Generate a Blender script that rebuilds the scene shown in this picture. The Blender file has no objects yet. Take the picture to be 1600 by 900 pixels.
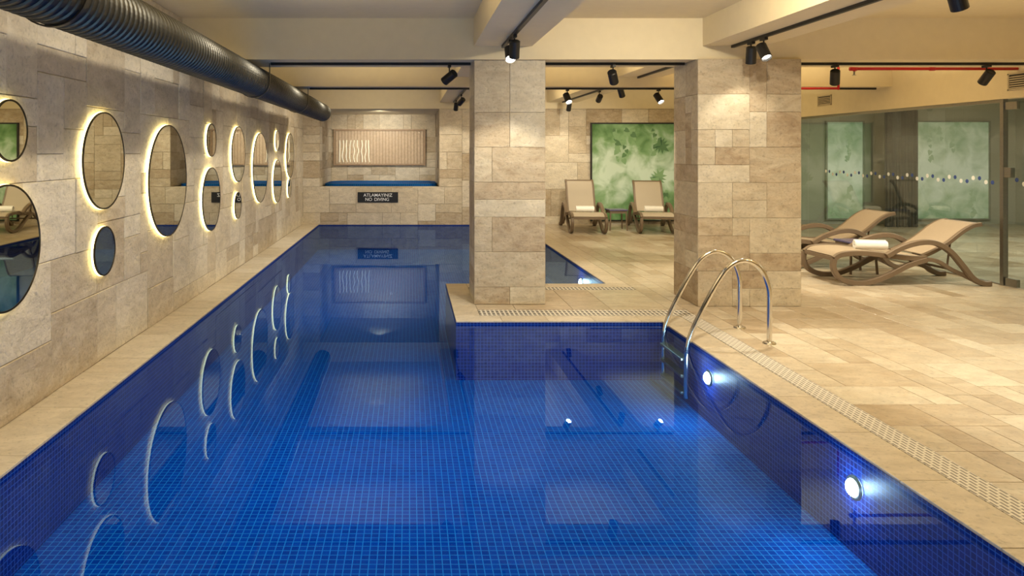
import bpy, math, random
from mathutils import Vector, Matrix

sc = bpy.context.scene
COL = sc.collection
F = 1115.0
try:
    sc.view_settings.view_transform = 'Standard'
    sc.view_settings.look = 'None'
except Exception as ex:
    print(ex)

# ------------------------------------------------------------------ materials
def newmat(name):
    m = bpy.data.materials.new(name); m.use_nodes = True
    nt = m.node_tree
    return m, nt, nt.nodes, nt.links, nt.nodes["Principled BSDF"]

def simple(name, col, rough=0.5, metal=0.0, emit=None, es=0.0, bump=0.0, bscale=40, var=0.12):
    m, nt, N, L, p = newmat(name)
    p.inputs["Roughness"].default_value = rough
    p.inputs["Metallic"].default_value = metal
    tc = N.new("ShaderNodeTexCoord")
    nz = N.new("ShaderNodeTexNoise"); nz.inputs["Scale"].default_value = bscale; nz.inputs["Detail"].default_value = 4
    L.new(tc.outputs["Object"], nz.inputs["Vector"])
    mx = N.new("ShaderNodeMix"); mx.data_type = 'RGBA'
    mx.inputs[6].default_value = (*[c * (1 - var) for c in col], 1)
    mx.inputs[7].default_value = (*[min(1, c * (1 + var)) for c in col], 1)
    L.new(nz.outputs["Fac"], mx.inputs[0]); L.new(mx.outputs[2], p.inputs["Base Color"])
    if bump > 0:
        b = N.new("ShaderNodeBump"); b.inputs["Strength"].default_value = bump; b.inputs["Distance"].default_value = 0.01
        L.new(nz.outputs["Fac"], b.inputs["Height"]); L.new(b.outputs[0], p.inputs["Normal"])
    if emit:
        p.inputs["Emission Color"].default_value = (*emit, 1)
        p.inputs["Emission Strength"].default_value = es
    return m

def travertine(name, cols, rough=0.6, bump=0.35, spec=0.5, stretch=(1.0, 1.0, 2.0), cloud=0.6, tintw=0.7):
    m, nt, N, L, p = newmat(name)
    at = N.new("ShaderNodeAttribute"); at.attribute_name = "tint"
    cr = N.new("ShaderNodeValToRGB")
    e = cr.color_ramp.elements
    e[0].position = 0; e[0].color = (*cols[0], 1); e[1].position = 1; e[1].color = (*cols[-1], 1)
    for i, c in enumerate(cols[1:-1]):
        k = e.new((i + 1) / (len(cols) - 1)); k.color = (*c, 1)
    tc = N.new("ShaderNodeTexCoord")
    sc_ = N.new("ShaderNodeVectorMath"); sc_.operation = 'MULTIPLY_ADD'
    L.new(at.outputs["Color"], sc_.inputs[0]); sc_.inputs[1].default_value = (37, 53, 71)
    L.new(tc.outputs["Object"], sc_.inputs[2])
    mp = N.new("ShaderNodeMapping"); mp.inputs["Scale"].default_value = stretch
    L.new(sc_.outputs[0], mp.inputs[0])
    n0 = N.new("ShaderNodeTexNoise"); n0.inputs["Scale"].default_value = 2.8; n0.inputs["Detail"].default_value = 9
    n0.inputs["Roughness"].default_value = 0.66; n0.inputs["Distortion"].default_value = 1.6
    L.new(mp.outputs[0], n0.inputs["Vector"])
    ad = N.new("ShaderNodeMath"); ad.operation = 'MULTIPLY_ADD'; ad.inputs[1].default_value = cloud * 1.6
    L.new(n0.outputs["Fac"], ad.inputs[0])
    sub = N.new("ShaderNodeMath"); sub.operation = 'MULTIPLY_ADD'; sub.inputs[1].default_value = tintw; sub.inputs[2].default_value = 0.5 - cloud * .8 - tintw * .5
    sp = N.new("ShaderNodeSeparateColor"); L.new(at.outputs["Color"], sp.inputs[0])
    L.new(sp.outputs[0], sub.inputs[0]); L.new(sub.outputs[0], ad.inputs[2])
    L.new(ad.outputs[0], cr.inputs[0])
    n1 = N.new("ShaderNodeTexNoise"); n1.inputs["Scale"].default_value = 5; n1.inputs["Detail"].default_value = 9; n1.inputs["Roughness"].default_value = 0.72; n1.inputs["Distortion"].default_value = 0.6
    L.new(mp.outputs[0], n1.inputs["Vector"])
    r1 = N.new("ShaderNodeMapRange"); r1.inputs[1].default_value = 0.33; r1.inputs[2].default_value = 0.62
    r1.inputs[3].default_value = 0.82; r1.inputs[4].default_value = 1.07
    L.new(n1.outputs["Fac"], r1.inputs[0])
    n2 = N.new("ShaderNodeTexNoise"); n2.inputs["Scale"].default_value = 38; n2.inputs["Detail"].default_value = 5
    L.new(sc_.outputs[0], n2.inputs["Vector"])
    r2 = N.new("ShaderNodeMapRange"); r2.inputs[1].default_value = 0.30; r2.inputs[2].default_value = 0.44
    r2.inputs[3].default_value = 0.76; r2.inputs[4].default_value = 1.0
    L.new(n2.outputs["Fac"], r2.inputs[0])
    mu = N.new("ShaderNodeMath"); mu.operation = 'MULTIPLY'
    L.new(r1.outputs[0], mu.inputs[0]); L.new(r2.outputs[0], mu.inputs[1])
    vm = N.new("ShaderNodeVectorMath"); vm.operation = 'SCALE'
    L.new(cr.outputs[0], vm.inputs[0]); L.new(mu.outputs[0], vm.inputs["Scale"])
    L.new(vm.outputs[0], p.inputs["Base Color"])
    p.inputs["Roughness"].default_value = rough
    p.inputs["Specular IOR Level"].default_value = spec
    ba = N.new("ShaderNodeMath"); ba.operation = 'MULTIPLY_ADD'; ba.inputs[1].default_value = 0.5
    L.new(n2.outputs["Fac"], ba.inputs[0]); L.new(n1.outputs["Fac"], ba.inputs[2])
    b = N.new("ShaderNodeBump"); b.inputs["Strength"].default_value = bump; b.inputs["Distance"].default_value = 0.02
    L.new(ba.outputs[0], b.inputs["Height"]); L.new(b.outputs[0], p.inputs["Normal"])
    return m

def bricks(name, c1, c2, mortar, bw, bh, ms, off=0.0, rough=0.25, bump=0.0, emit=0.0, spec=0.5):
    m, nt, N, L, p = newmat(name)
    tc = N.new("ShaderNodeTexCoord")
    b = N.new("ShaderNodeTexBrick"); b.offset = off; b.squash = 1.0
    b.inputs["Scale"].default_value = 1; b.inputs["Brick Width"].default_value = bw
    b.inputs["Row Height"].default_value = bh; b.inputs["Mortar Size"].default_value = ms
    b.inputs["Mortar Smooth"].default_value = 0.1
    b.inputs["Color1"].default_value = (*c1, 1); b.inputs["Color2"].default_value = (*c2, 1); b.inputs["Mortar"].default_value = (*mortar, 1)
    L.new(tc.outputs["UV"], b.inputs["Vector"])
    L.new(b.outputs["Color"], p.inputs["Base Color"])
    p.inputs["Roughness"].default_value = rough
    p.inputs["Specular IOR Level"].default_value = spec
    if emit > 0:
        L.new(b.outputs["Color"], p.inputs["Emission Color"]); p.inputs["Emission Strength"].default_value = emit
    if bump:
        bm = N.new("ShaderNodeBump"); bm.invert = True; bm.inputs["Strength"].default_value = bump; bm.inputs["Distance"].default_value = 0.003
        L.new(b.outputs["Fac"], bm.inputs["Height"]); L.new(bm.outputs[0], p.inputs["Normal"])
    return m

def thinglass(name, tint, ior, refl, gl=(1, 1, 1), rough=0.0, ripple=0.0, sub=0.0, mxf=1.0):
    m = bpy.data.materials.new(name); m.use_nodes = True
    nt = m.node_tree; N = nt.nodes; L = nt.links
    N.remove(N["Principled BSDF"]); out = N["Material Output"]
    t = N.new("ShaderNodeBsdfTransparent"); t.inputs[0].default_value = (*tint, 1)
    g = N.new("ShaderNodeBsdfGlossy"); g.inputs["Roughness"].default_value = rough; g.inputs[0].default_value = (*gl, 1)
    fr = N.new("ShaderNodeFresnel"); fr.inputs[0].default_value = ior
    mu = N.new("ShaderNodeMath"); mu.operation = 'MULTIPLY_ADD'; mu.inputs[1].default_value = refl; mu.inputs[2].default_value = -sub; mu.use_clamp = True
    L.new(fr.outputs[0], mu.inputs[0])
    mi = N.new("ShaderNodeMath"); mi.operation = 'MINIMUM'; mi.inputs[1].default_value = mxf; L.new(mu.outputs[0], mi.inputs[0])
    mx = N.new("ShaderNodeMixShader"); L.new(mi.outputs[0], mx.inputs[0])
    L.new(t.outputs[0], mx.inputs[1]); L.new(g.outputs[0], mx.inputs[2]); L.new(mx.outputs[0], out.inputs[0])
    if ripple > 0:
        tc = N.new("ShaderNodeTexCoord")
        nz = N.new("ShaderNodeTexNoise"); nz.inputs["Scale"].default_value = 1.6; nz.inputs["Detail"].default_value = 2
        L.new(tc.outputs["Object"], nz.inputs["Vector"])
        b = N.new("ShaderNodeBump"); b.inputs["Strength"].default_value = ripple; b.inputs["Distance"].default_value = 0.02
        L.new(nz.outputs["Fac"], b.inputs["Height"]); L.new(b.outputs[0], g.inputs["Normal"])
    return m

M = {}
M['trav_wall'] = travertine("travertine_wall", [(0.44, 0.34, 0.22), (0.60, 0.51, 0.375), (0.69, 0.61, 0.475), (0.77, 0.70, 0.57)], 0.75, 0.7, tintw=.8)
M['trav_col'] = travertine("travertine_column", [(0.35, 0.255, 0.16), (0.50, 0.41, 0.29), (0.60, 0.53, 0.40), (0.68, 0.62, 0.50)], 0.7, 0.5, cloud=0.75, tintw=0.7)
M['trav_floor'] = travertine("travertine_floor", [(0.36, 0.265, 0.165), (0.48, 0.385, 0.27), (0.57, 0.485, 0.365), (0.65, 0.585, 0.465)], 0.28, 0.10, stretch=(1.0, 1.5, 1.0), cloud=.8, tintw=.8)
M['trav_cope'] = travertine("travertine_coping", [(0.50, 0.41, 0.29), (0.59, 0.51, 0.39), (0.67, 0.60, 0.49)], 0.4, 0.12, stretch=(1, 1.5, 1))
M['grout'] = simple("stone_grout", (0.36, 0.29, 0.20), 0.9)
M['paint'] = simple("cream_paint", (0.77, 0.67, 0.46), 0.85, bump=0.08, bscale=9, var=0.05)
M['greypaint'] = simple("grey_green_paint", (0.46, 0.47, 0.40), 0.8, var=0.05)
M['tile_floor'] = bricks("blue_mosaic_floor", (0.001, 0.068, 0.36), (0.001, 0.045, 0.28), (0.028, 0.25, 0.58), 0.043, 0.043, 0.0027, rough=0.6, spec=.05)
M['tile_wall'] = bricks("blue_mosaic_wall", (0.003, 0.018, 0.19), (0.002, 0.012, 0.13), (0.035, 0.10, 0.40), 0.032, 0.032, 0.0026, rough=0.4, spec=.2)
M['water'] = thinglass("pool_water", (0.50, 0.79, 1.0), 1.33, 1.0, (0.46, 0.66, 1.0), 0.0, 0.012, sub=0.024, mxf=.34)
M['grate'] = bricks("grate_slots", (0.24, 0.225, 0.195), (0.28, 0.26, 0.23), (0.74, 0.70, 0.62), 0.06, 0.024, 0.006, off=0.5, rough=0.5)
M['gratex'] = bricks("grate_slots_wide", (0.10, 0.095, 0.085), (0.13, 0.12, 0.11), (0.70, 0.66, 0.58), 0.045, 0.09, 0.010, off=0.0, rough=0.5)
M['chrome'] = simple("polished_steel", (0.72, 0.70, 0.66), 0.12, 1.0, var=0.03)
M['duct'] = simple("galvanised_steel", (0.085, 0.085, 0.08), 0.40, 1.0, var=0.2, bscale=6)
M['black'] = simple("black_powder_coat", (0.012, 0.011, 0.010), 0.45)
M['signblack'] = simple("black_sign", (0.012, 0.012, 0.013), 0.4)
M['white'] = simple("white_lettering", (0.85, 0.85, 0.83), 0.5, emit=(1, 1, 1), es=0.1)
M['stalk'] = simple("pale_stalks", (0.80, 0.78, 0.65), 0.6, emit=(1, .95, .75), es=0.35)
M['lens'] = simple("lamp_lens", (1, 0.95, 0.85), 0.3, emit=(1, 0.93, 0.8), es=50)
M['lensdim'] = simple("lamp_lens_dim", (1, 0.95, 0.85), 0.3, emit=(1, 0.9, 0.72), es=10)
M['halo'] = simple("led_strip", (1, 0.88, 0.5), 0.5, emit=(1.0, 0.85, 0.40), es=4.4)
M['mirror'] = simple("mirror_glass", (0.70, 0.69, 0.58), 0.012, 1.0, var=0.0)
M['rim'] = simple("bronze_rim", (0.05, 0.04, 0.025), 0.3, 0.8)
M['uw'] = simple("underwater_lens", (1, 1, 1), 0.3, emit=(0.9, 0.96, 1.0), es=90)
M['steel'] = simple("brushed_steel", (0.35, 0.34, 0.31), 0.35, 1.0)
M['taupe'] = simple("taupe_plastic", (0.165, 0.12, 0.08), 0.42, var=0.05)
M['sling'] = bricks("sling_fabric", (0.42, 0.335, 0.235), (0.39, 0.31, 0.215), (0.29, 0.23, 0.165), 0.008, 0.008, 0.001, rough=0.8)
M['slingpale'] = bricks("pale_sling_fabric", (0.50, 0.44, 0.345), (0.47, 0.41, 0.32), (0.35, 0.30, 0.235), 0.008, 0.008, 0.001, rough=0.8)
M['towel'] = simple("white_terry", (0.85, 0.84, 0.80), 0.95, bump=0.6, bscale=160, var=0.06)
M['tabletop'] = simple("tabletop_blue_reflection", (0.10, 0.09, 0.18), 0.25)  # taupe table; purple-blue reflection is painted into the top's colour
M['glass'] = thinglass("partition_glass", (0.84, 0.90, 0.85), 1.5, 1.7, (0.95, 1.0, 0.95))
M['clear'] = thinglass("clear_glass", (0.97, 0.97, 0.97), 1.45, .8)
M['dotb'] = simple("navy_dot", (0.04, 0.08, 0.28), 0.4)
M['dotw'] = simple("white_dot", (0.80, 0.84, 0.84), 0.4)
M['red'] = simple("red_pipe_paint", (0.50, 0.008, 0.012), 0.35)
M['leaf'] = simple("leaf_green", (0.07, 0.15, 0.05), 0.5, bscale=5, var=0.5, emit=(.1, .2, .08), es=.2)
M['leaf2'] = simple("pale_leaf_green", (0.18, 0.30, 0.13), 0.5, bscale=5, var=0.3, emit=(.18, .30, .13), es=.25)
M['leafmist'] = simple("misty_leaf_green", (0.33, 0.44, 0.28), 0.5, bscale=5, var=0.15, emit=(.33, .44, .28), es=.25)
M['curtain'] = simple("dark_curtain", (0.09, 0.095, 0.08), 0.9)
M['wood'] = simple("warm_wood", (0.40, 0.28, 0.18), 0.5, bscale=14, var=0.25)
M['woodl'] = simple("pale_bronze_slats", (0.62, 0.50, 0.37), 0.45, bscale=20, var=0.25)
M['ventw'] = simple("beige_grille", (0.55, 0.47, 0.32), 0.5)
M['ventd'] = simple("dark_grille_gap", (0.05, 0.045, 0.04), 0.8)
M['framegrey'] = simple("grey_frame", (0.30, 0.32, 0.27), 0.5)

def greenpanel(name, lo, mid, hi, es):
    m, nt, N, L, p = newmat(name)
    tc = N.new("ShaderNodeTexCoord")
    nz = N.new("ShaderNodeTexNoise"); nz.inputs["Scale"].default_value = 2.8; nz.inputs["Detail"].default_value = 3; nz.inputs["Distortion"].default_value = 0.4
    L.new(tc.outputs["Object"], nz.inputs["Vector"])
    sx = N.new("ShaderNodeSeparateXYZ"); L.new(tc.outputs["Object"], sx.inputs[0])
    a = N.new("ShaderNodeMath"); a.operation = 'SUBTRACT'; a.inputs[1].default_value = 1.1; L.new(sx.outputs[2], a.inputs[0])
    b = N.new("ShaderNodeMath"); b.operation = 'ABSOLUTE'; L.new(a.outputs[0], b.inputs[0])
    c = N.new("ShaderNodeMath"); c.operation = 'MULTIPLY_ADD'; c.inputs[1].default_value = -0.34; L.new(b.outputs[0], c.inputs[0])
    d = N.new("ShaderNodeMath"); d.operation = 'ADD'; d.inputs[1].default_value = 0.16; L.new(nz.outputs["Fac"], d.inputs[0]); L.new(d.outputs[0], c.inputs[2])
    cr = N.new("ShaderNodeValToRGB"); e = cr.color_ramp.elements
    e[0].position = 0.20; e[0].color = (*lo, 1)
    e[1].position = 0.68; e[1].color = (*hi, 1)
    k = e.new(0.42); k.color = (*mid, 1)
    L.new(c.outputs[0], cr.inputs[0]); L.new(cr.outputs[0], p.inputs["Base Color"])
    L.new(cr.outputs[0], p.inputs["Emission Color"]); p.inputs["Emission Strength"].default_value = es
    p.inputs["Roughness"].default_value = 0.3
    return m
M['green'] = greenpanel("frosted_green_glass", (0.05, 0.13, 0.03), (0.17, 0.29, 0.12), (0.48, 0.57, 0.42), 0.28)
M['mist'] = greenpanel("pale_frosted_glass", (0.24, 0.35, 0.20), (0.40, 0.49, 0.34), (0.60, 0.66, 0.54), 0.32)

# ------------------------------------------------------------------ helpers
def mk(name, verts, faces, mats, parent=None, smooth=False, matidx=None, uv=True, tints=None, loc=None):
    me = bpy.data.meshes.new(name)
    me.from_pydata([tuple(v) for v in verts], [], faces)
    me.update()
    if not isinstance(mats, (list, tuple)): mats = [mats]
    for m in mats: me.materials.append(m)
    if matidx: me.polygons.foreach_set("material_index", matidx)
    if smooth: me.polygons.foreach_set("use_smooth", [True] * len(me.polygons))
    if uv:
        ul = me.uv_layers.new(name="UVMap")
        for p in me.polygons:
            n = p.normal; a = max(range(3), key=lambda i: abs(n[i]))
            for li in p.loop_indices:
                co = me.vertices[me.loops[li].vertex_index].co
                ul.data[li].uv = (co.y, co.z) if a == 0 else ((co.x, co.z) if a == 1 else (co.x, co.y))
    if tints:
        at = me.color_attributes.new("tint", 'FLOAT_COLOR', 'CORNER')
        for p in me.polygons:
            t = tints[p.index]
            for li in p.loop_indices: at.data[li].color = (t[0], t[1], t[2], 1)
    o = bpy.data.objects.new(name, me); COL.objects.link(o)
    if parent: o.parent = parent
    if loc: o.location = loc
    return o

def tag(o, label=None, category=None, group=None, kind=None):
    if label: o["label"] = label
    if category: o["category"] = category
    if group: o["group"] = group
    if kind: o["kind"] = kind
    return o

def thing(name, loc, label, category, group=None, rz=0.0):
    e = bpy.data.objects.new(name, None); e.empty_display_size = 0.1
    COL.objects.link(e); e.location = loc; e.rotation_euler = (0, 0, rz)
    return tag(e, label, category, group)

def boxvf(x0, x1, y0, y1, z0, z1):
    v = [(x0, y0, z0), (x1, y0, z0), (x1, y1, z0), (x0, y1, z0), (x0, y0, z1), (x1, y0, z1), (x1, y1, z1), (x0, y1, z1)]
    f = [(0, 3, 2, 1), (4, 5, 6, 7), (0, 1, 5, 4), (1, 2, 6, 5), (2, 3, 7, 6), (3, 0, 4, 7)]
    return v, f

def merge(parts):
    V, Fs = [], []
    for v, f in parts:
        b = len(V); V += list(v); Fs += [tuple(i + b for i in q) for q in f]
    return V, Fs

def box(name, x0, x1, y0, y1, z0, z1, mat, parent=None, bevel=0.0):
    v, f = boxvf(x0, x1, y0, y1, z0, z1)
    o = mk(name, v, f, mat, parent)
    if bevel:
        b = o.modifiers.new("bevel", 'BEVEL'); b.width = bevel; b.segments = 2
    return o

def boxes(name, lst, mat, parent=None):
    v, f = merge([boxvf(*b) for b in lst])
    return mk(name, v, f, mat, parent)

def struct(o): o["kind"] = "structure"; return o

def catmull(pts, n=8):
    P = [Vector(p) for p in pts]; P = [2 * P[0] - P[1]] + P + [2 * P[-1] - P[-2]]
    out = []
    for i in range(1, len(P) - 2):
        for k in range(n):
            t = k / n; a, b, c, d = P[i - 1], P[i], P[i + 1], P[i + 2]
            out.append(0.5 * ((2 * b) + (c - a) * t + (2 * a - 5 * b + 4 * c - d) * t * t + (-a + 3 * b - 3 * c + d) * t ** 3))
    out.append(P[-2]); return out

def tubevf(path, r, seg=12, caps=True):
    P = [Vector(p) for p in path]; V = []; Fs = []
    up = None
    for i, p in enumerate(P):
        t = (P[min(i + 1, len(P) - 1)] - P[max(i - 1, 0)]).normalized()
        if up is None:
            up = t.orthogonal().normalized()
        up = (up - t * up.dot(t)).normalized(); s = t.cross(up)
        for k in range(seg):
            a = 2 * math.pi * k / seg
            V.append(p + (up * math.cos(a) + s * math.sin(a)) * (r[i] if isinstance(r, list) else r))
    for i in range(len(P) - 1):
        for k in range(seg):
            Fs.append((i * seg + k, i * seg + (k + 1) % seg, (i + 1) * seg + (k + 1) % seg, (i + 1) * seg + k))
    if caps:
        Fs.append(tuple(range(seg))[::-1]); Fs.append(tuple((len(P) - 1) * seg + k for k in range(seg)))
    return V, Fs

def ribbonvf(p2, yc, w, t):
    P = [Vector((p[0], 0, p[1])) for p in p2]; V = []; Fs = []
    for i, p in enumerate(P):
        d = (P[min(i + 1, len(P) - 1)] - P[max(i - 1, 0)]).normalized()
        n = Vector((-d.z, 0, d.x))
        for (a, b) in ((-1, -1), (-.6, -1.25), (.6, -1.25), (1, -1), (1, 1), (.6, 1.25), (-.6, 1.25), (-1, 1)):
            V.append(Vector((p.x, yc + a * w / 2, p.z)) + n * (b * t / 2.5))
    s = 8
    for i in range(len(P) - 1):
        for k in range(s):
            Fs.append((i * s + k, (i + 1) * s + k, (i + 1) * s + (k + 1) % s, i * s + (k + 1) % s))
    Fs.append(tuple(range(s))); Fs.append(tuple((len(P) - 1) * s + k for k in range(s))[::-1])
    return V, Fs

def sm2(pts, n=6):
    return [(p.x, p.z) for p in catmull([(a, 0, b) for a, b in pts], n)]

# stone pattern --------------------------------------------------
class Stone:
    def __init__(s): s.V = []; s.F = []; s.T = []; s.I = []
    def region(s, O, U, Vv, Nn, w, h, unit=0.2, mu=(2, 4), mv=(1, 3), gap=0.006, relief=0.008, seed=1, depth=0.02, bias=0.0, spread=1.0):
        rng = random.Random(seed)
        O = Vector(O); U = Vector(U); Vv = Vector(Vv); Nn = Vector(Nn)
        nx = max(1, round(w / unit)); ny = max(1, round(h / unit)); ux = w / nx; uy = h / ny
        occ = [[False] * nx for _ in range(ny)]
        for j in range(ny):
            for i in range(nx):
                if occ[j][i]: continue
                a = rng.randint(*mu); b = rng.randint(*mv)
                k = 0
                while k < a and i + k < nx and not occ[j][i + k]: k += 1
                a = max(1, k)
                if i + a == nx - 1 and not occ[j][nx - 1]: a += 1
                b = min(b, ny - j)
                if j + b == ny - 1: b += 1
                ok = b
                for q in range(1, b):
                    if any(occ[j + q][i + c] for c in range(a)): ok = q; break
                b = ok
                for q in range(b):
                    for c in range(a): occ[j + q][i + c] = True
                g = gap / 2
                x0, x1, y0, y1 = i * ux + g, (i + a) * ux - g, j * uy + g, (j + b) * uy - g
                r = rng.random() * relief
                t = (min(1, max(0, 0.5 + bias + (rng.random() - 0.5) * spread)), rng.random(), rng.random())
                e = min(0.004, relief * 0.6 + 0.001)
                base = len(s.V)
                for (x, y) in ((x0, y0), (x1, y0), (x1, y1), (x0, y1)): s.V.append(O + U * x + Vv * y - Nn * depth)
                for (x, y) in ((x0, y0), (x1, y0), (x1, y1), (x0, y1)): s.V.append(O + U * x + Vv * y + Nn * (r - e))
                for (x, y) in ((x0 + e, y0 + e), (x1 - e, y0 + e), (x1 - e, y1 - e), (x0 + e, y1 - e)): s.V.append(O + U * x + Vv * y + Nn * r)
                flip = U.cross(Vv).dot(Nn) < 0
                fs = [(8, 9, 10, 11)]
                for k in range(4):
                    n = (k + 1) % 4
                    fs.append((k, n, 4 + n, 4 + k)); fs.append((4 + k, 4 + n, 8 + n, 8 + k))
                for f in fs:
                    f = tuple(base + q for q in f)
                    s.F.append(f[::-1] if flip else f); s.T.append(t); s.I.append(0)
    def box(s, *b):
        v, f = boxvf(*b); base = len(s.V); s.V += [Vector(q) for q in v]
        for q in f: s.F.append(tuple(i + base for i in q)); s.T.append((.5, .5, .5)); s.I.append(1)
    def make(s, name, mat, parent=None, loc=(0, 0, 0)):
        l = Vector(loc)
        return mk(name, [v - l for v in s.V], s.F, [mat, M['grout']], parent, matidx=s.I, tints=s.T, loc=loc)

# ------------------------------------------------------------------ dimensions
XL, XR = -2.38, 7.10
PL, PR = -2.02, 2.39
YB = 15.9; Y0 = -4.0
ZC = 3.0; ZB = 2.57; ZW = -0.030; ZP = -0.56
PY0, PN0, PN1, PX = 0.5, 6.76, 8.70, 0.44
YP = YB - 0.008

# left wall
s = Stone(); s.box(XL - 0.2, XL - 0.012, Y0, YB, -0.3, ZC)
s.region((XL, Y0, 0), (0, 1, 0), (0, 0, 1), (1, 0, 0), YB - Y0, ZC, 0.175, (2, 4), (1, 3), 0.003, 0.012, 11, bias=0.12, spread=1.0)
struct(s.make("wall_left", M['trav_wall']))

# back wall with recess opening
RX0, RX1, RZ0 = -2.0, 0.66, 0.83
RY = 18.2
s = Stone()
s.region((XL, YB, ZW - 0.1), (1, 0, 0), (0, 0, 1), (0, -1, 0), 3.55, RZ0 - ZW + 0.1, 0.2, (2, 4), (1, 2), 0.005, 0.006, 21, bias=-0.05)
s.region((XL, YB, RZ0), (1, 0, 0), (0, 0, 1), (0, -1, 0), RX0 - XL, ZB - RZ0, 0.2, (1, 3), (1, 2), 0.005, 0.006, 22, bias=0.0)
s.region((RX1, YB, RZ0), (1, 0, 0), (0, 0, 1), (0, -1, 0), XL + 3.55 - RX1, ZB - RZ0, 0.2, (1, 3), (1, 2), 0.005, 0.006, 23)
s.region((XL + 3.55, YB, -0.02), (1, 0, 0), (0, 0, 1), (0, -1, 0), XR - XL - 3.55, ZB + 0.02, 0.2, (2, 4), (1, 3), 0.005, 0.006, 24)
s.box(XL, RX0, YB + 0.012, YB + 0.3, -0.3, ZB); s.box(RX1, XR, YB + 0.012, YB + 0.3, -0.3, ZB)
s.box(RX0, RX1, YB + 0.012, YB + 0.3, -0.3, RZ0 - 0.021)
struct(s.make("wall_back", M['trav_wall']))
# recess (spa niche) walls
s = Stone()
s.box(RX0 - 0.2, RX1 + 0.2, RY + 0.012, RY + 0.2, 0.6, ZB)
s.region((RX0, RY, RZ0), (1, 0, 0), (0, 0, 1), (0, -1, 0), RX1 - RX0, ZB - RZ0, 0.2, (2, 3), (1, 2), 0.005, 0.005, 31, bias=0.0)
s.box(RX0 - 0.2, RX0 - 0.012, YB + 0.02, RY, 0.6, ZB)
s.region((RX0, YB + 0.02, RZ0), (0, 1, 0), (0, 0, 1), (1, 0, 0), RY - YB - 0.02, ZB - RZ0, 0.2, (2, 3), (1, 2), 0.005, 0.005, 32)
s.box(RX1 + 0.012, RX1 + 0.2, YB + 0.3, RY, 0.6, ZB)
s.region((RX1, YB + 0.02, RZ0), (0, 1, 0), (0, 0, 1), (-1, 0, 0), RY - YB - 0.02, ZB - RZ0, 0.2, (2, 3), (1, 2), 0.005, 0.005, 33)
s.region((RX0, YB - 0.006, RZ0), (1, 0, 0), (0, 1, 0), (0, 0, 1), RX1 - RX0, 0.3, 0.3, (2, 3), (1, 1), 0.004, 0.001, 34, bias=.2)
struct(s.make("wall_niche", M['trav_wall']))
struct(box("wall_header", XL, XR, YB - 0.03, YB + 0.3, ZB, ZC, M['paint']))
struct(box("ceiling_niche", RX0 - 0.2, RX1 + 0.2, YB + 0.3, RY + 0.2, ZB, ZB + 0.15, M['paint']))

# near wall (behind the camera) and right side
s = Stone(); s.box(XL, XR, Y0 - 0.2, Y0 - 0.012, -0.3, ZC)
s.region((XL, Y0, 0), (1, 0, 0), (0, 0, 1), (0, 1, 0), XR - XL, ZC, 0.2, (2, 4), (1, 3), 0.005, 0.006, 41)
struct(s.make("wall_near", M['trav_wall']))
struct(box("wall_right", XR, XR + 0.15, Y0, 7.2, -0.1, 2.24, M['paint']))
struct(box("wall_right_header", XR, XR + 0.15, Y0, YB, 2.24, ZC, M['paint']))
# room beyond the glass
struct(box("wall_far_room", XR + 0.15, 13.7, YB, YB + 0.2, -0.1, ZC, M['greypaint']))
struct(box("wall_far_side", 13.5, 13.7, 5.0, YB, -0.1, ZC, M['greypaint']))
struct(box("wall_far_near", XR + 0.15, 13.7, 4.8, 5.0, -0.1, ZC, M['greypaint']))

# ceiling & beams
struct(box("ceiling", XL - 0.2, 13.7, Y0 - 0.2, YB + 0.3, ZC, ZC + 0.15, M['paint']))
struct(box("trim_1", XL, XR, 7.45, 8.12, ZB, ZC, M['paint']))
struct(box("trim_2", XL, XR, 10.5, 11.0, ZB, ZC, M['paint']))
n = 3
for (x0, x1) in ((0.67, 1.28), (3.06, 3.71)):
    for (a, b) in ((Y0, 7.45), (8.12, 10.5), (11.0, YB - 0.03)):
        struct(box("trim_%d" % n, x0, x1, a, b, 2.71, ZC, M['paint'])); n += 1

# floor
GX0, GX1 = 2.64, 2.81
s = Stone()
s.region((GX1, Y0, 0), (1, 0, 0), (0, 1, 0), (0, 0, 1), XR - GX1, YB - Y0, 0.178, (1, 3), (2, 3), 0.005, 0.0006, 51, bias=0.08, spread=1.0)
s.region((XL, Y0, 0), (1, 0, 0), (0, 1, 0), (0, 0, 1), PR - XL + .25, PY0 - Y0 - .3, 0.203, (2, 4), (2, 3), 0.004, 0.0006, 52)
s.region((PX + 0.25, 7.24, 0), (1, 0, 0), (0, 1, 0), (0, 0, 1), GX0 - PX - .25, 8.30 - 7.24, 0.203, (2, 3), (1, 2), 0.004, 0.0006, 53, bias=0.1, spread=.6)
s.region((GX0, 7.24, 0), (1, 0, 0), (0, 1, 0), (0, 0, 1), GX1 - GX0, YB - 7.24, 0.17, (1, 1), (2, 3), 0.004, 0.0006, 54, bias=0.1, spread=.6)
s.box(PR + 0.01, XR, Y0, YB, -0.3, -0.012)
s.box(XL, PR + 0.01, Y0, PY0 - 0.01, -0.3, -0.012)
s.box(XL, PL - 0.01, PY0 - 0.01, YB, -0.3, -0.012)
s.box(PX + 0.01, PR + 0.01, PN0 + 0.01, PN1 - 0.01, -0.3, -0.012)
struct(s.make("floor", M['trav_floor']))
s = Stone()
s.box(XR, 13.5, 5.0, YB, -0.1, -0.012)
s.region((XR, 5.0, 0), (1, 0, 0), (0, 1, 0), (0, 0, 1), 13.5 - XR, YB - 5.0, 0.25, (2, 4), (2, 3), 0.004, 0.0006, 57)
struct(s.make("floor_far_room", M['trav_floor']))
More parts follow.
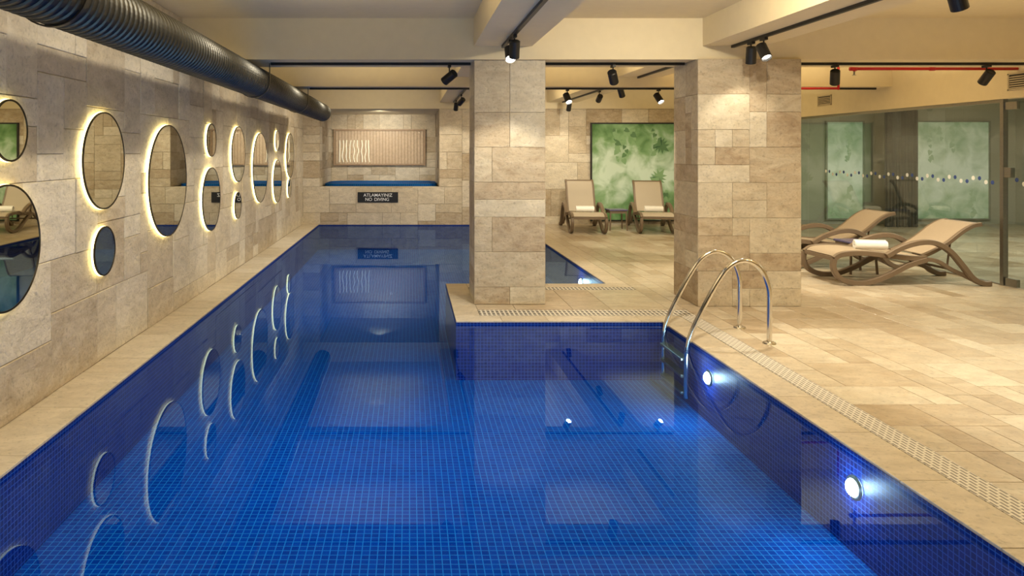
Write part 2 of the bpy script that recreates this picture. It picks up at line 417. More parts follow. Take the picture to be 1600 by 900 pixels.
# coping
s = Stone()
s.region((PR, PY0, 0), (1, 0, 0), (0, 1, 0), (0, 0, 1), GX0 - PR, PN0 - PY0, 0.3, (1, 1), (2, 2), 0.004, 0.0008, 61, bias=.15, spread=.5)
s.region((PR, PN1, 0), (1, 0, 0), (0, 1, 0), (0, 0, 1), GX0 - PR, YP - PN1, 0.3, (1, 1), (2, 2), 0.004, 0.0008, 62, bias=.15, spread=.5)
s.region((PX, PN0, 0), (1, 0, 0), (0, 1, 0), (0, 0, 1), GX0 - PX, 0.22, 0.22, (2, 2), (1, 1), 0.004, 0.0008, 63, bias=.15, spread=.5)
s.region((PX, PN0 + .22, 0), (1, 0, 0), (0, 1, 0), (0, 0, 1), 0.25, PN1 - PN0 - .22, 0.25, (1, 1), (2, 2), 0.004, 0.0008, 64, bias=.15, spread=.5)
s.region((PX + .25, PN1 - .24, 0), (1, 0, 0), (0, 1, 0), (0, 0, 1), GX0 - PX - .25, 0.24, 0.24, (2, 2), (1, 1), 0.004, 0.0008, 65, bias=.15, spread=.5)
s.region((XL, PY0 - .3, 0), (1, 0, 0), (0, 1, 0), (0, 0, 1), PL - XL, YP - PY0 + .3, 0.36, (1, 1), (1, 2), 0.004, 0.0008, 66, bias=.1, spread=.7)
s.region((PL, PY0 - .3, 0), (1, 0, 0), (0, 1, 0), (0, 0, 1), PR - PL, .3, 0.3, (2, 2), (1, 1), 0.004, 0.0008, 67, bias=.1, spread=.7)
struct(s.make("trim_20", M['trav_cope']))

# swimming pool basin
out = [(PL, PY0), (PR, PY0), (PR, PN0), (PX, PN0), (PX, PN1), (PR, PN1), (PR, YP), (PL, YP)]
V = [(x, y, -0.012) for x, y in out] + [(x, y, ZP) for x, y in out]
k = len(out); Fs = []
for i in range(k):
    j = (i + 1) % k; Fs.append((j, i, k + i, k + j))
Fs.append(tuple(k + i for i in range(k)))
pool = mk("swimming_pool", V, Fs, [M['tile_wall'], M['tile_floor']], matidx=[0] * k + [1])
tag(pool, "indoor swimming pool lined with blue mosaic tiles beside travertine deck", "swimming pool")
e = 0.002
inn = [(PL + e, PY0 + e), (PR - e, PY0 + e), (PR - e, PN0 - e), (PX - e, PN0 - e), (PX - e, PN1 + e), (PR - e, PN1 + e), (PR - e, YP - e), (PL + e, YP - e)]
mk("water", [(x, y, ZW) for x, y in inn], [tuple(range(k))], M['water'], parent=pool)
# underwater lamps
for y in (3.83, 5.69, 9.9):
    t = thing("underwater_lamp", (PR, y, -0.20), "round white underwater lamp set in blue pool wall", "lamp", "underwater pool lamps")
    seg = 28; r = 0.048; V = []; Fs = []
    for (rr, dx) in ((r + 0.018, -0.001), (r + 0.014, -0.012), (r, -0.016), (r - 0.004, -0.012)):
        for q in range(seg):
            a = 2 * math.pi * q / seg; V.append((dx, rr * math.cos(a), rr * math.sin(a)))
    for i in range(3):
        for q in range(seg): Fs.append((i * seg + q, i * seg + (q + 1) % seg, (i + 1) * seg + (q + 1) % seg, (i + 1) * seg + q))
    mk("lamp_rim", V, Fs, M['steel'], t, smooth=True)
    V = []; Fs = []
    for j in range(5):
        rr = (r - .002) * math.cos(j / 5 * math.pi / 2); dx = -0.012 - .03 * math.sin(j / 5 * math.pi / 2)
        V += [(dx, rr * math.cos(2 * math.pi * q / seg), rr * math.sin(2 * math.pi * q / seg)) for q in range(seg)]
    for j in range(4):
        for q in range(seg): Fs.append((j * seg + q, j * seg + (q + 1) % seg, (j + 1) * seg + (q + 1) % seg, (j + 1) * seg + q))
    Fs.append(tuple(4 * seg + q for q in range(seg)))
    mk("lens", V, Fs, M['uw'], t, smooth=True)
    l = bpy.data.lights.new("pool_glow", 'POINT'); l.energy = 2.6; l.color = (.94, .97, 1); l.shadow_soft_size = .03
    o = bpy.data.objects.new("pool_glow", l); COL.objects.link(o); o.location = (PR - .085, y, -.20)

# drain grates
def grate(x0, x1, y0, y1, m='grate'):
    g = box("drain_grate", x0 + .003, x1 - .003, y0, y1, -0.012, 0.001, M[m])
    tag(g, "white slotted drain grate set in the stone deck", "drain grate", "pool deck drain grates")
    return g
def grate_y(x0, x1, y0, y1):
    g = grate(x0, x1, y0, y1)
    for d in g.data.uv_layers[0].data: d.uv = (d.uv[1], d.uv[0])
grate_y(GX0, GX1, PY0, 6.985)
grate(PX + 0.25, GX1, 6.99, 7.235, 'gratex')
grate(PX + 0.25, GX0, 8.305, 8.455, 'gratex')

# columns
def column(x0, x1, y0, y1, seed, label):
    s = Stone(); h = ZB
    s.box(x0 + .012, x1 - .012, y0 + .012, y1 - .012, 0, h)
    kw = dict(unit=0.19, mu=(1, 3), mv=(1, 2), gap=0.002, relief=0.003, spread=1.0, bias=.06)
    s.region((x0, y0, 0.002), (1, 0, 0), (0, 0, 1), (0, -1, 0), x1 - x0, h - .002, seed=seed, **kw)
    s.region((x0, y0, 0.002), (0, 1, 0), (0, 0, 1), (-1, 0, 0), y1 - y0, h - .002, seed=seed + 1, **kw)
    s.region((x1, y0, 0.002), (0, 1, 0), (0, 0, 1), (1, 0, 0), y1 - y0, h - .002, seed=seed + 2, **kw)
    s.region((x0, y1, 0.002), (1, 0, 0), (0, 0, 1), (0, 1, 0), x1 - x0, h - .002, seed=seed + 3, **kw)
    c = ((x0 + x1) / 2, (y0 + y1) / 2, 0)
    o = s.make("column", M['trav_col'], loc=c)
    tag(o, label, "column")
column(0.68, 1.426, 7.5, 8.1, 71, "narrower square travertine-clad column standing at the pool edge")
column(2.99, 4.06, 7.4, 8.07, 83, "wide travertine-clad column standing on the deck behind the ladder")

# ------------------------------------------------------------------ mirrors
mirrors = [(5, 204, 98), (-1, 388, 200), (155, 251, 152), (155, 392, 77), (257, 282, 174), (325, 219, 52), (325, 311, 99),
           (368, 241, 87), (367, 321, 42), (403, 262, 109), (430, 220, 32), (430, 283, 67), (450, 243, 70), (449, 294, 29)]
for (cx, cy, h) in mirrors:
    d = -XL * F / (640 - cx); r = h / 2 * d / F; z = 1.6 - (cy - 238) * d / F
    t = thing("wall_mirror", (XL + 0.013, d, z), ("large" if r > .3 else "small") + " round backlit mirror with thin dark rim on travertine wall", "mirror", "backlit round wall mirrors")
    seg = 64
    def ring(rr, dx): return [(dx, rr * math.cos(2 * math.pi * q / seg), rr * math.sin(2 * math.pi * q / seg)) for q in range(seg)]
    def loft(rs):
        V = []; Fs = []
        for rr, dx in rs: V += ring(rr, dx)
        for i in range(len(rs) - 1):
            for q in range(seg): Fs.append((i * seg + q, i * seg + (q + 1) % seg, (i + 1) * seg + (q + 1) % seg, (i + 1) * seg + q))
        return V, Fs
    V, Fs = loft([(r * .9, .024), (r, .024), (r, .036), (r - .010, .036), (r - .012, .032)])
    mk("mirror_rim", V, Fs, M['rim'], t)
    mk("mirror_glass", ring(r - .011, .033), [tuple(range(seg))], M['mirror'], t)
    V, Fs = loft([(r * .85, .006), (r - .002, .006), (r + .002, .010), (r + .001, .0235), (r * .85, .0235)])
    mk("light_strip", V, Fs, M['halo'], t)

# ------------------------------------------------------------------ duct
DX, DZ, DR = -1.705, 2.375, 0.160
dl = 14.0 + 3.6
t = thing("ventilation_duct", (DX, 14.0, DZ), "long round ribbed dark steel ventilation duct hung under the ceiling", "duct")
seg = 40; prof = []
y = 0.0
while y < dl:
    prof += [(y, DR), (y + .040, DR), (y + .045, DR + .009), (y + .058, DR + .009), (y + .063, DR)]
    y += 0.067
V = []; Fs = []
prof = [(0.05, DR - .03), (0.0, DR - .03), (0.0, DR)] + prof[1:]
for (yy, rr) in prof:
    for q in range(seg):
        a = 2 * math.pi * q / seg; V.append((rr * math.cos(a), -yy, rr * math.sin(a)))
for i in range(len(prof) - 1):
    for q in range(seg): Fs.append((i * seg + q, (i + 1) * seg + q, (i + 1) * seg + (q + 1) % seg, i * seg + (q + 1) % seg))
Fs.append(tuple(range(seg)))
mk("duct_tube", V, Fs, M['duct'], t, smooth=False)
for yy, zt in ((3.25, ZB), (6.2, ZB), (10.6, ZC)):
    V, Fs = merge([boxvf(-DR - .02, -DR - .012, -yy - .015, -yy + .015, 0, zt - DZ), boxvf(DR + .012, DR + .02, -yy - .015, -yy + .015, 0, zt - DZ)])
    ar = []
    for q in range(0, 19):
        a = math.pi + math.pi * q / 18
        for rr in (DR + .012, DR + .02):
            for dy in (-.015, .015): ar.append((rr * math.cos(a), -yy + dy, rr * math.sin(a)))
    b = len(V); V += ar
    for q in range(18):
        o_ = b + q * 4
        Fs += [(o_, o_ + 4, o_ + 5, o_ + 1), (o_ + 2, o_ + 3, o_ + 7, o_ + 6), (o_, o_ + 2, o_ + 6, o_ + 4), (o_ + 1, o_ + 5, o_ + 7, o_ + 3)]
    mk("hanger_strap", V, Fs, M['duct'], t)

# ------------------------------------------------------------------ tracks and spots
def track(x0, x1, y0, y1, z):
    t = box("lighting_track", x0, x1, y0, y1, z - .028, z, M['black'])
    tag(t, "slim black lighting track fixed under a ceiling beam", "lighting track", "black lighting tracks")
track(-1.50, 0.66, 7.70, 7.735, ZB); track(1.44, 2.97, 7.70, 7.735, ZB); track(4.08, 7.05, 7.70, 7.735, ZB)
track(-1.50, 7.0, 10.70, 10.735, ZB)
for X in (0.97, 3.35):
    track(X - .017, X + .017, 1.0, 7.40, 2.71); track(X - .017, X + .017, 8.2, 10.45, 2.71); track(X - .017, X + .017, 11.05, 15.6, 2.71)

LG = 1.08
WARM = (1.0, 0.88, 0.67)
def addspot(loc, target, energy, size=70, blend=0.6, col=WARM, rad=0.04, parent=None, name="spot_beam"):
    l = bpy.data.lights.new(name, 'SPOT'); l.energy = energy * LG; l.spot_size = math.radians(size); l.spot_blend = blend
    l.color = col; l.shadow_soft_size = rad
    o = bpy.data.objects.new(name, l); COL.objects.link(o); o.location = loc
    o.rotation_euler = (Vector(target) - Vector(loc)).to_track_quat('-Z', 'Y').to_euler()
    return o

def spot(x, y, z, target, energy, size=60, lens='lensdim', drop=0.13, light=True):
    t = thing("track_spotlight", (x, y, z), "black cylindrical track spotlight hanging from lighting track", "spotlight", "black track spotlights")
    boxes("track_adapter", [(-.016, .016, -.05, .05, -.024, 0)], M['black'], t)
    c = Vector((0, 0, -drop)); d = (Vector(target) - Vector((x, y, z - drop))).normalized()
    v, f = tubevf([(0, 0, -.02), (0, 0, -drop + .03)], .007, 8)
    mk("stem", v, f, M['black'], t)
    up = d.orthogonal().normalized(); sd = d.cross(up)
    seg = 24; V = []; Fs = []
    pr = [(-.085, .0), (-.085, .038), (-.077, .048), (.08, .049), (.083, .046), (.056, .040)]
    for (a, rr) in pr:
        for q in range(seg):
            w = 2 * math.pi * q / seg
            V.append(c + d * a + (up * math.cos(w) + sd * math.sin(w)) * max(rr, .0005))
    for i in range(len(pr) - 1):
        for q in range(seg): Fs.append((i * seg + q, i * seg + (q + 1) % seg, (i + 1) * seg + (q + 1) % seg, (i + 1) * seg + q))
    mk("lamp_head", V, Fs, M['black'], t)
    V = [c + d * .060 + (up * math.cos(2 * math.pi * q / seg) + sd * math.sin(2 * math.pi * q / seg)) * .040 for q in range(seg)]
    mk("lens", V, [tuple(range(seg))], M[lens], t)
    if light:
        p = Vector((x, y, z - drop)) + d * .11
        addspot(p, Vector(target), energy, size)

TB = 2.71 - .028; TA = ZB - .028
spot(0.97, 6.9, TB, (0.9, 4.6, 0), 130, 80, 'lens')
spot(0.97, 6.6, TB, (1.0, 7.55, 0.6), 70, 70)
spot(3.35, 7.0, TB, (3.5, 7.45, 1.2), 14, 100)
spot(3.35, 6.75, TB, (3.6, 5.0, 0), 120, 80)
spot(3.35, 4.37, TB, (4.6, 5.0, 0), 140, 90)
spot(0.43, 7.717, TA, (-1.9, 9.5, 0.6), 110, 65)
spot(2.20, 7.717, TA, (3.6, 10.5, 0), 130, 75)
spot(4.60, 7.717, TA, (5.4, 9.2, 0), 160, 80)
spot(6.24, 7.717, TA, (6.2, 10.2, 0), 120, 80)
spot(2.37, 10.717, TA, (2.9, 9.0, 0), 90, 70, 'lens')
spot(3.74, 10.717, TA, (4.6, 8.9, 0), 120, 80, 'lens')
spot(3.35, 12.6, TB, (3.4, 15.8, 1.0), 120, 80)
spot(3.35, 11.3, TB, (4.6, 13.0, 0), 130, 80, 'lens')
spot(3.35, 15.0, TB, (3.3, 15.9, 1.0), 30, 80, 'lens')
spot(0.97, 13.4, TB, (-0.6, 15.9, 0.7), 100, 75, 'lens')
spot(0.97, 14.9, TB, (0.9, 15.9, 1.2), 30, 80)

# ------------------------------------------------------------------ ladder
t = thing("pool_ladder", (2.9, 6.24, 0), "polished stainless steel pool ladder with two arched handrails", "pool ladder")
for yy in (-.27, .27):
    pts = [(0.11, yy, 0.0), (0.11, yy, .30), (0.10, yy, .48), (0.03, yy, .63), (-.10, yy, .695), (-.24, yy, .63), (-.38, yy, .42), (-.53, yy, .12), (-.575, yy, -.03), (-.585, yy, -.15), (-.585, yy, -.46)]
    v, f = tubevf(catmull(pts, 8), .021, 16)
    mk("handrail", v, f, M['chrome'], t, smooth=True)
    v, f = tubevf([(0.11, yy, 0.001), (0.11, yy, .012), (.11, yy, .02)], [.055, .05, .03], 24)
    mk("base_flange", v, f, M['chrome'], t)
for zz in (-.14, -.28, -.42):
    box("tread", -.625, -.55, -.25, .25, zz - .012, zz + .012, M['steel'], t, bevel=.005)

# ------------------------------------------------------------------ sign
t = thing("no_diving_sign", (-0.706, YB - 0.012, 0.60), "black wall sign with white lettering reading ATLAMAYINIZ NO DIVING", "sign")
box("sign_board", -.45, .45, -.012, 0, -.114, .114, M['signblack'], t, bevel=.003)
def text(body, size, loc, parent, mat, rot=(math.pi / 2, 0, 0)):
    cu = bpy.data.curves.new("txt", 'FONT'); cu.body = body; cu.size = size; cu.align_x = 'CENTER'; cu.align_y = 'CENTER'
    cu.extrude = .001; cu.offset = 0.0003
    o = bpy.data.objects.new("tmp", cu); COL.objects.link(o)
    dg = bpy.context.evaluated_depsgraph_get(); dg.update()
    me = bpy.data.meshes.new_from_object(o.evaluated_get(dg)); bpy.data.objects.remove(o)
    me.materials.clear(); me.materials.append(mat)
    q = bpy.data.objects.new("lettering", me); COL.objects.link(q); q.parent = parent; q.location = loc; q.rotation_euler = rot
    return q
text("ATLAMAYINIZ", .10, (0, -.0145, .045), t, M['white'])
text("NO", .10, (-.205, -.0145, -.05), t, M['white'])
text("DIVING", .10, (.085, -.0145, -.05), t, M['white'])

# ------------------------------------------------------------------ hot tub
t = thing("hot_tub", ((RX0 + RX1) / 2, 17.2, RZ0), "raised whirlpool tub with blue mosaic rim in a stone niche", "hot tub")
hx = (RX1 - RX0) / 2 - .03; hy0 = -.95; hy1 = .93
def rrect(hx, y0, y1, rc, n=8):
    P = []
    for (cx, cy, a0) in ((hx - rc, y1 - rc, 0), (-hx + rc, y1 - rc, 90), (-hx + rc, y0 + rc, 180), (hx - rc, y0 + rc, 270)):
        for i in range(n + 1):
            a = math.radians(a0 + 90 * i / n); P.append((cx + rc * math.cos(a), cy + rc * math.sin(a)))
    return P
A = rrect(hx, hy0, hy1, .35); B = rrect(hx - .12, hy0 + .12, hy1 - .12, .25); k = len(A)
V = [(x, y, -.02) for x, y in A] + [(x, y, .05) for x, y in A] + [(x, y, .05) for x, y in B] + [(x, y, -.02) for x, y in B]
Fs = []
for i in range(3):
    for q in range(k): Fs.append((i * k + q, i * k + (q + 1) % k, (i + 1) * k + (q + 1) % k, (i + 1) * k + q))
mk("tub_rim", V, Fs, M['tile_floor'], t)
mk("tub_water", [(x, y, .03) for x, y in B], [tuple(range(k))], M['tile_floor'], t)
box("tub_deck", -hx, hx, hy0 - .02, hy1 + .05, -.2, -.012, M['trav_cope'], t)

# sauna window with slats
wx0, wx1, wz0, wz1 = -1.93, 0.40, 1.27, 2.19
t = thing("sauna_window", ((wx0 + wx1) / 2, RY - .002, wz0), "wide wood-framed window showing vertical timber slats above the hot tub", "window")
hw = (wx1 - wx0) / 2; H = wz1 - wz0
boxes("window_frame", [(-hw, hw, -.07, -.01, 0, .04), (-hw, hw, -.07, -.01, H - .04, H), (-hw, -hw + .04, -.07, -.01, .04, H - .04), (hw - .04, hw, -.07, -.01, .04, H - .04)], M['wood'], t)
sl = []
x = -hw + .05
while x < hw - .1:
    sl.append((x, x + .066, -.03, -.02, .04, H - .04)); x += .08
boxes("slat_panel", sl, M['woodl'], t)
box("backing", -hw + .04, hw - .04, -.018, -.01, .04, H - .04, M['wood'], t)
rng = random.Random(5); tw = []
for i in range(9):
    x = -hw + .14 + i * .095
    pts = [(x + rng.uniform(-.02, .02), -.05, .08 + q * .14) for q in range(5)]
    tw.append(tubevf(catmull(pts, 4), .012, 6))
v, f = merge(tw); mk("twig_decor", v, f, M['stalk'], t)
mk("pane", [(-hw + .04, -.066, .04), (hw - .04, -.066, .04), (hw - .04, -.066, H - .04), (-hw + .04, -.066, H - .04)], [(0, 1, 2, 3)], M['clear'], t)

# ------------------------------------------------------------------ green plant panels
def leafpoly(kind, size, rot, cx, cz, yy):
    if kind == 0:
        pr = [(0, 0), (.3, -.14), (.5, .05), (.48, .35), (.28, .7), (0, 1.1), (-.28, .7), (-.48, .35), (-.5, .05), (-.3, -.14)]
    else:
        pr = [(0, 0), (.3, -.15), (.55, 0), (.25, .12), (.62, .25), (.28, .32), (.6, .52), (.24, .5), (.45, .8), (.15, .7), (0, 1.1)]
        pr = pr + [(-a, b) for a, b in pr[-2:0:-1]]
    c, s_ = math.cos(rot), math.sin(rot)
    V = [(cx + size * (-s_ * .4), yy, cz + size * (c * .4))]
    for a, b in pr: V.append((cx + size * (a * c - b * s_), yy, cz + size * (a * s_ + b * c)))
    n_ = len(pr)
    return V, [(0, 1 + i, 1 + (i + 1) % n_) for i in range(n_)]

def plant_panel(x0, x1, z0, z1, y, seed, label, glass='green', frame='black', dens=9, dark=.35):
    t = thing("plant_panel", ((x0 + x1) / 2, y, z0), label, "wall panel", "green plant wall panels")
    w = (x1 - x0) / 2; H = z1 - z0; fw = .03
    boxes("panel_frame", [(-w, w, -.06, 0, 0, fw), (-w, w, -.06, 0, H - fw, H), (-w, -w + fw, -.06, 0, fw, H - fw), (w - fw, w, -.06, 0, fw, H - fw)], M[frame], t)
    box("frosted_glass", -w + fw, w - fw, -.03, -.005, fw, H - fw, M[glass], t)
    rng = random.Random(seed); P = []; P2 = []
    nv = max(4, int(w * dens))
    for vine in range(nv):
        x = -w + .12 + (2 * w - .24) * (vine + rng.random()) / nv; L_ = rng.uniform(.15, .9) * H * .5; up = rng.random() < .4
        if up: L_ *= .7
        q = 0
        while q < L_:
            x = max(-w + .14, min(w - .14, x + rng.uniform(-.05, .05)))
            zz = (.12 + q) if up else (H - .12 - q)
            zz = max(.15, min(H - .15, zz))
            (P if rng.random() < dark else P2).append(leafpoly(0, rng.uniform(.06, .13), rng.uniform(2.0, 4.3), x, zz, -.034 - rng.random() * .004))
            q += rng.uniform(.06, .13)
    if w > .6 and glass == 'green':
        P.append(leafpoly(1, .30, -2.2, w - .42, H - .45, -.040)); P2.append(leafpoly(1, .30, -.6, w - .45, H - 1.30, -.041)); P2.append(leafpoly(1, .26, .4, w - .3, .35, -.041))
    if P: v, f = merge(P); mk("dark_leaves", v, f, M['leaf'], t)
    v, f = merge(P2); mk("pale_leaves", v, f, M['leaf2' if glass == 'green' else 'leafmist'], t)
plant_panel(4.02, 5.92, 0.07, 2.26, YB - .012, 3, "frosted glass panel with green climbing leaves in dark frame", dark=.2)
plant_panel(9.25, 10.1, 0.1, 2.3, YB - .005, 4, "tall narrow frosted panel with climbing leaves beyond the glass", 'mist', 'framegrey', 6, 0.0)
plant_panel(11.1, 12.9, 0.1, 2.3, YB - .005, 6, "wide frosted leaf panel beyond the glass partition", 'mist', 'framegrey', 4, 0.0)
# curtain
n_ = 60
def curtain(x0, w_, y_):
    V = []; Fs = []
    for i in range(n_ + 1):
        x = x0 + w_ * i / n_; yy = y_ + .05 * math.sin(i * 1.1)
        V += [(x, yy, .0), (x, yy, 2.99)]
    for i in range(n_): Fs.append((2 * i, 2 * i + 2, 2 * i + 3, 2 * i + 1))
    o = mk("curtain", V, Fs, M['curtain'], smooth=True)
    tag(o, "dark pleated floor-length curtain beyond the glass", "curtain")
curtain(10.2, .7, 15.3)

# ------------------------------------------------------------------ glass partition
GX = XR + 0.05
def pane(name, y0, y1, z0=0.0, z1=2.22, X=GX, parent=None):
    return mk(name, [(X, y0, z0), (X, y0, z1), (X, y1, z1), (X, y1, z0)], [(0, 1, 2, 3)], M['glass'], parent)
ys = [8.62, 10.7, 12.8, YB]
g = thing("window_1", (0, 0, 0), "frameless glass partition with dotted safety band", "glass partition"); g["kind"] = "structure"
for a, b in zip(ys[:-1], ys[1:]): pane("pane", a + .006, b - .006, parent=g)
boxes("channel", [(GX - .02, GX + .02, 8.62, YB, 2.20, 2.24), (GX - .02, GX + .02, 8.62, YB, 0, .015)], M['steel'], g)
boxes("post", [(GX - .03, GX + .03, 8.56, 8.61, 0, 2.24)], M['steel'], g)
def dots(y0, y1, parent):
    for mm, off in (('dotb', 0), ('dotw', 1)):
        V = []; Fs = []; i = 0; y = y0
        while y < y1:
            if i % 2 == off:
                r = .026 if off == 0 else .028; z = 1.24 + (.035 if i % 4 >= 2 else -.01)
                b = len(V)
                for q in range(16): V.append((GX - .003, y + r * math.cos(q * math.pi / 8), z + r * math.sin(q * math.pi / 8)))
                Fs.append(tuple(b + q for q in range(16)))
            i += 1; y += .10
        mk("navy_dots" if off == 0 else "white_dots", V, Fs, M[mm], parent)
dots(8.75, 12.3, g)
dr = thing("door_1", (0, 0, 0), "frameless glass door with steel patch fittings", "glass door"); dr["kind"] = "structure"
pane("door_pane", 7.25, 8.54, .01, 2.2, parent=dr)
dots(7.4, 8.45, dr)
boxes("patch_fitting", [(GX - .02, GX + .02, 8.38, 8.54, .01, .10), (GX - .02, GX + .02, 8.38, 8.54, 2.11, 2.2)], M['steel'], dr)
boxes("lock", [(GX - .025, GX + .025, 8.46, 8.60, 1.30, 1.42)], M['steel'], dr)
v, f = tubevf([(GX - .005, 8.20, .95), (GX - .06, 8.20, .95), (GX - .06, 8.20, 1.65), (GX - .005, 8.20, 1.65)], .014, 10)
mk("door_handle", v, f, M['steel'], dr)

# vents
def vent(y, z, w, h):
    t = thing("vent_grille", (XR, y, z), "small louvred air vent grille on cream wall", "vent", "wall vent grilles")
    boxes("grille_frame", [(-.015, -.001, -w, w, -h, -h + .015), (-.015, -.001, -w, w, h - .015, h), (-.015, -.001, -w, -w + .02, -h, h), (-.015, -.001, w - .02, w, -h, h)], M['ventw'], t)
    box("grille_back", -.004, -.001, -w + .02, w - .02, -h + .015, h - .015, M['ventd'], t)
    boxes("louvre", [(-.012, -.004, -w + .02, w - .02, -h + .02 + i * .026, -h + .032 + i * .026) for i in range(int((2 * h - .03) / .026))], M['ventw'], t)
vent(12.2, 2.486, .2, .085); vent(8.30, 2.43, .16, .10)

# red sprinkler pipes
t = thing("sprinkler_pipe", (5.17, 8.33, 2.575), "thin red painted sprinkler pipe under the ceiling", "pipe", "red sprinkler pipes")
v, f = tubevf([(0.0, 0, 0), (1.925, 0, 0)], .018, 12); mk("pipe", v, f, M['red'], t, smooth=True)
v, f = merge([tubevf([(0.02, 0, -.03), (0.02, 0, .425)], .014, 12), tubevf([(-.03, 0, 0), (.05, 0, 0)], .025, 12)]); mk("pipe_fitting", v, f, M['red'], t, smooth=True)
v, f = tubevf([(.9, 0, 0), (.96, 0, 0)], .024, 12); mk("pipe_coupling", v, f, M['red'], t, smooth=True)
v, f = merge([tubevf([(0.02, 0, -.03), (0.02, 0, -.07)], .010, 10), tubevf([(0.02, 0, -.07), (0.02, 0, -.075)], .022, 14)]); mk("sprinkler_head", v, f, M['steel'], t)
t = thing("sprinkler_pipe", (5.45, 10.3, 2.522), "thin red painted sprinkler pipe under the ceiling", "pipe", "red sprinkler pipes")
v, f = tubevf([(0.0, 0, 0), (.74, 0, 0)], .017, 12); mk("pipe", v, f, M['red'], t, smooth=True)
v, f = tubevf([(0.74, 0, -.02), (.74, 0, .478)], .017, 12); mk("pipe_fitting", v, f, M['red'], t, smooth=True)

# ------------------------------------------------------------------ loungers
def lounger(loc, rz, ang, label, scale=1.0, sling='sling'):
    t = thing("sun_lounger", loc, label, "sun lounger", "taupe sun loungers", rz)
    W = .33
    seat = sm2([(0.0, .33), (.10, .385), (.35, .40), (.7, .365), (.98, .335), (1.14, .34)])
    hx, hz = 1.12, .35; L_ = .84
    a = math.radians(ang)
    bp = []
    for q, bow in ((0, 0), (.2, -.02), (.45, -.02), (.7, .005), (.88, .0), (1, -.035)):
        bp.append((hx + math.cos(a) * q * L_ - math.sin(a) * bow, hz + math.sin(a) * q * L_ + math.cos(a) * bow))
    back = sm2(bp)
    v, f = merge([ribbonvf(seat, -W, .055, .065), ribbonvf(seat, W, .055, .065), boxvf(-.01, .04, -W, W, .305, .35), boxvf(1.10, 1.14, -W, W, .31, .345)])
    mk("seat_frame", v, f, M['taupe'], t)
    v, f = ribbonvf([(x, z + .016) for x, z in seat[1:-1]], 0, 2 * W - .05, .012); mk("seat_sling", v, f, M[sling], t)
    v, f = merge([ribbonvf(back, -W + .045, .05, .05), ribbonvf(back, W - .045, .05, .05), ribbonvf(back[-5:], 0, 2 * W - .1, .035)])
    mk("backrest_frame", v, f, M['taupe'], t)
    v, f = ribbonvf([(x - .018 * math.sin(a), z + .018 * math.cos(a)) for x, z in back[1:-3]], 0, 2 * W - .08, .014); mk("backrest_sling", v, f, M[sling], t)
    fl = sm2([(0.0, .33), (-.01, .22), (.06, .10), (.22, .034), (.42, .036), (.66, .12), (.92, .25), (1.14, .32)])
    rl = sm2([(.62, .37), (.80, .47), (1.02, .535), (1.22, .53), (1.40, .43), (1.55, .26), (1.68, .10), (1.80, .036), (1.90, .034)])
    st = sm2([(1.10, .33), (1.28, .30), (1.45, .20), (1.62, .12), (1.72, .07)])
    for sy in (-1, 1):
        v, f = ribbonvf(fl, sy * (W + .005), .06, .065); mk("leg", v, f, M['taupe'], t)
        v, f = ribbonvf(rl, sy * (W + .045), .07, .065); mk("armrest", v, f, M['taupe'], t)
        v, f = ribbonvf(st, sy * (W + .0), .045, .05); mk("leg", v, f, M['taupe'], t)
    bx = hx + math.cos(a) * .5; bz = hz + math.sin(a) * .5
    v, f = merge([tubevf([(bx, -.2, bz - .03), (1.5, -.2, .20)], .012, 8), tubevf([(bx, .2, bz - .03), (1.5, .2, .20)], .012, 8), tubevf([(1.5, -W, .19), (1.5, W, .19)], .016, 8)])
    mk("backrest_support", v, f, M['taupe'], t)
    t.scale = (scale,) * 3
    return t

def towel(loc, rz, label="rolled white terry towel lying on a sun lounger seat"):
    V = []; Fs = []; n_ = 70; L_ = .18
    out_ = []; inn_ = []
    for i in range(n_ + 1):
        th = i / n_ * 3.2 * 2 * math.pi; r = .018 + .045 * i / n_
        out_.append((r * math.cos(th), r * math.sin(th)))
        r2 = r - .0095; inn_.append((r2 * math.cos(th), r2 * math.sin(th)))
    loop = out_ + inn_[::-1]; k = len(loop)
    for yy in (-L_, -L_ + .008, L_ - .008, L_):
        sh = .985 if abs(yy) == L_ else 1.0
        V += [(x * sh, yy, z * sh + .064) for x, z in loop]
    for s_ in range(3):
        for i in range(k): Fs.append((s_ * k + i, s_ * k + (i + 1) % k, (s_ + 1) * k + (i + 1) % k, (s_ + 1) * k + i))
    for i in range(n_):
        Fs.append((i, i + 1, k - 2 - i, k - 1 - i)); b = 3 * k; Fs.append((b + i, b + k - 1 - i, b + k - 2 - i, b + i + 1))
    o = mk("rolled_towel", V, Fs, M['towel'], smooth=False, loc=loc)
    o.rotation_euler = (0, 0, rz)
    tag(o, label, "towel", "rolled white towels")

lounger((5.10, 8.90, 0), 0.0, 31, "taupe plastic sun lounger with sling seat beside the glass partition", .97)
towel((5.10 + .62, 8.86, .389), math.radians(78))
lounger((4.92, 10.15, 0), 0.0, 33, "taupe plastic sun lounger with sling seat standing behind another lounger", .97)
lounger((3.49, 13.85, 0), math.radians(84), 56, "taupe sun lounger with raised backrest facing the pool by stone wall", .97, 'slingpale')
towel((3.555, 14.46, .389), math.radians(84))
lounger((4.84, 13.85, 0), math.radians(80), 54, "taupe sun lounger with raised backrest in front of leaf panel", .97, 'slingpale')
towel((4.945, 14.45, .389), math.radians(80))

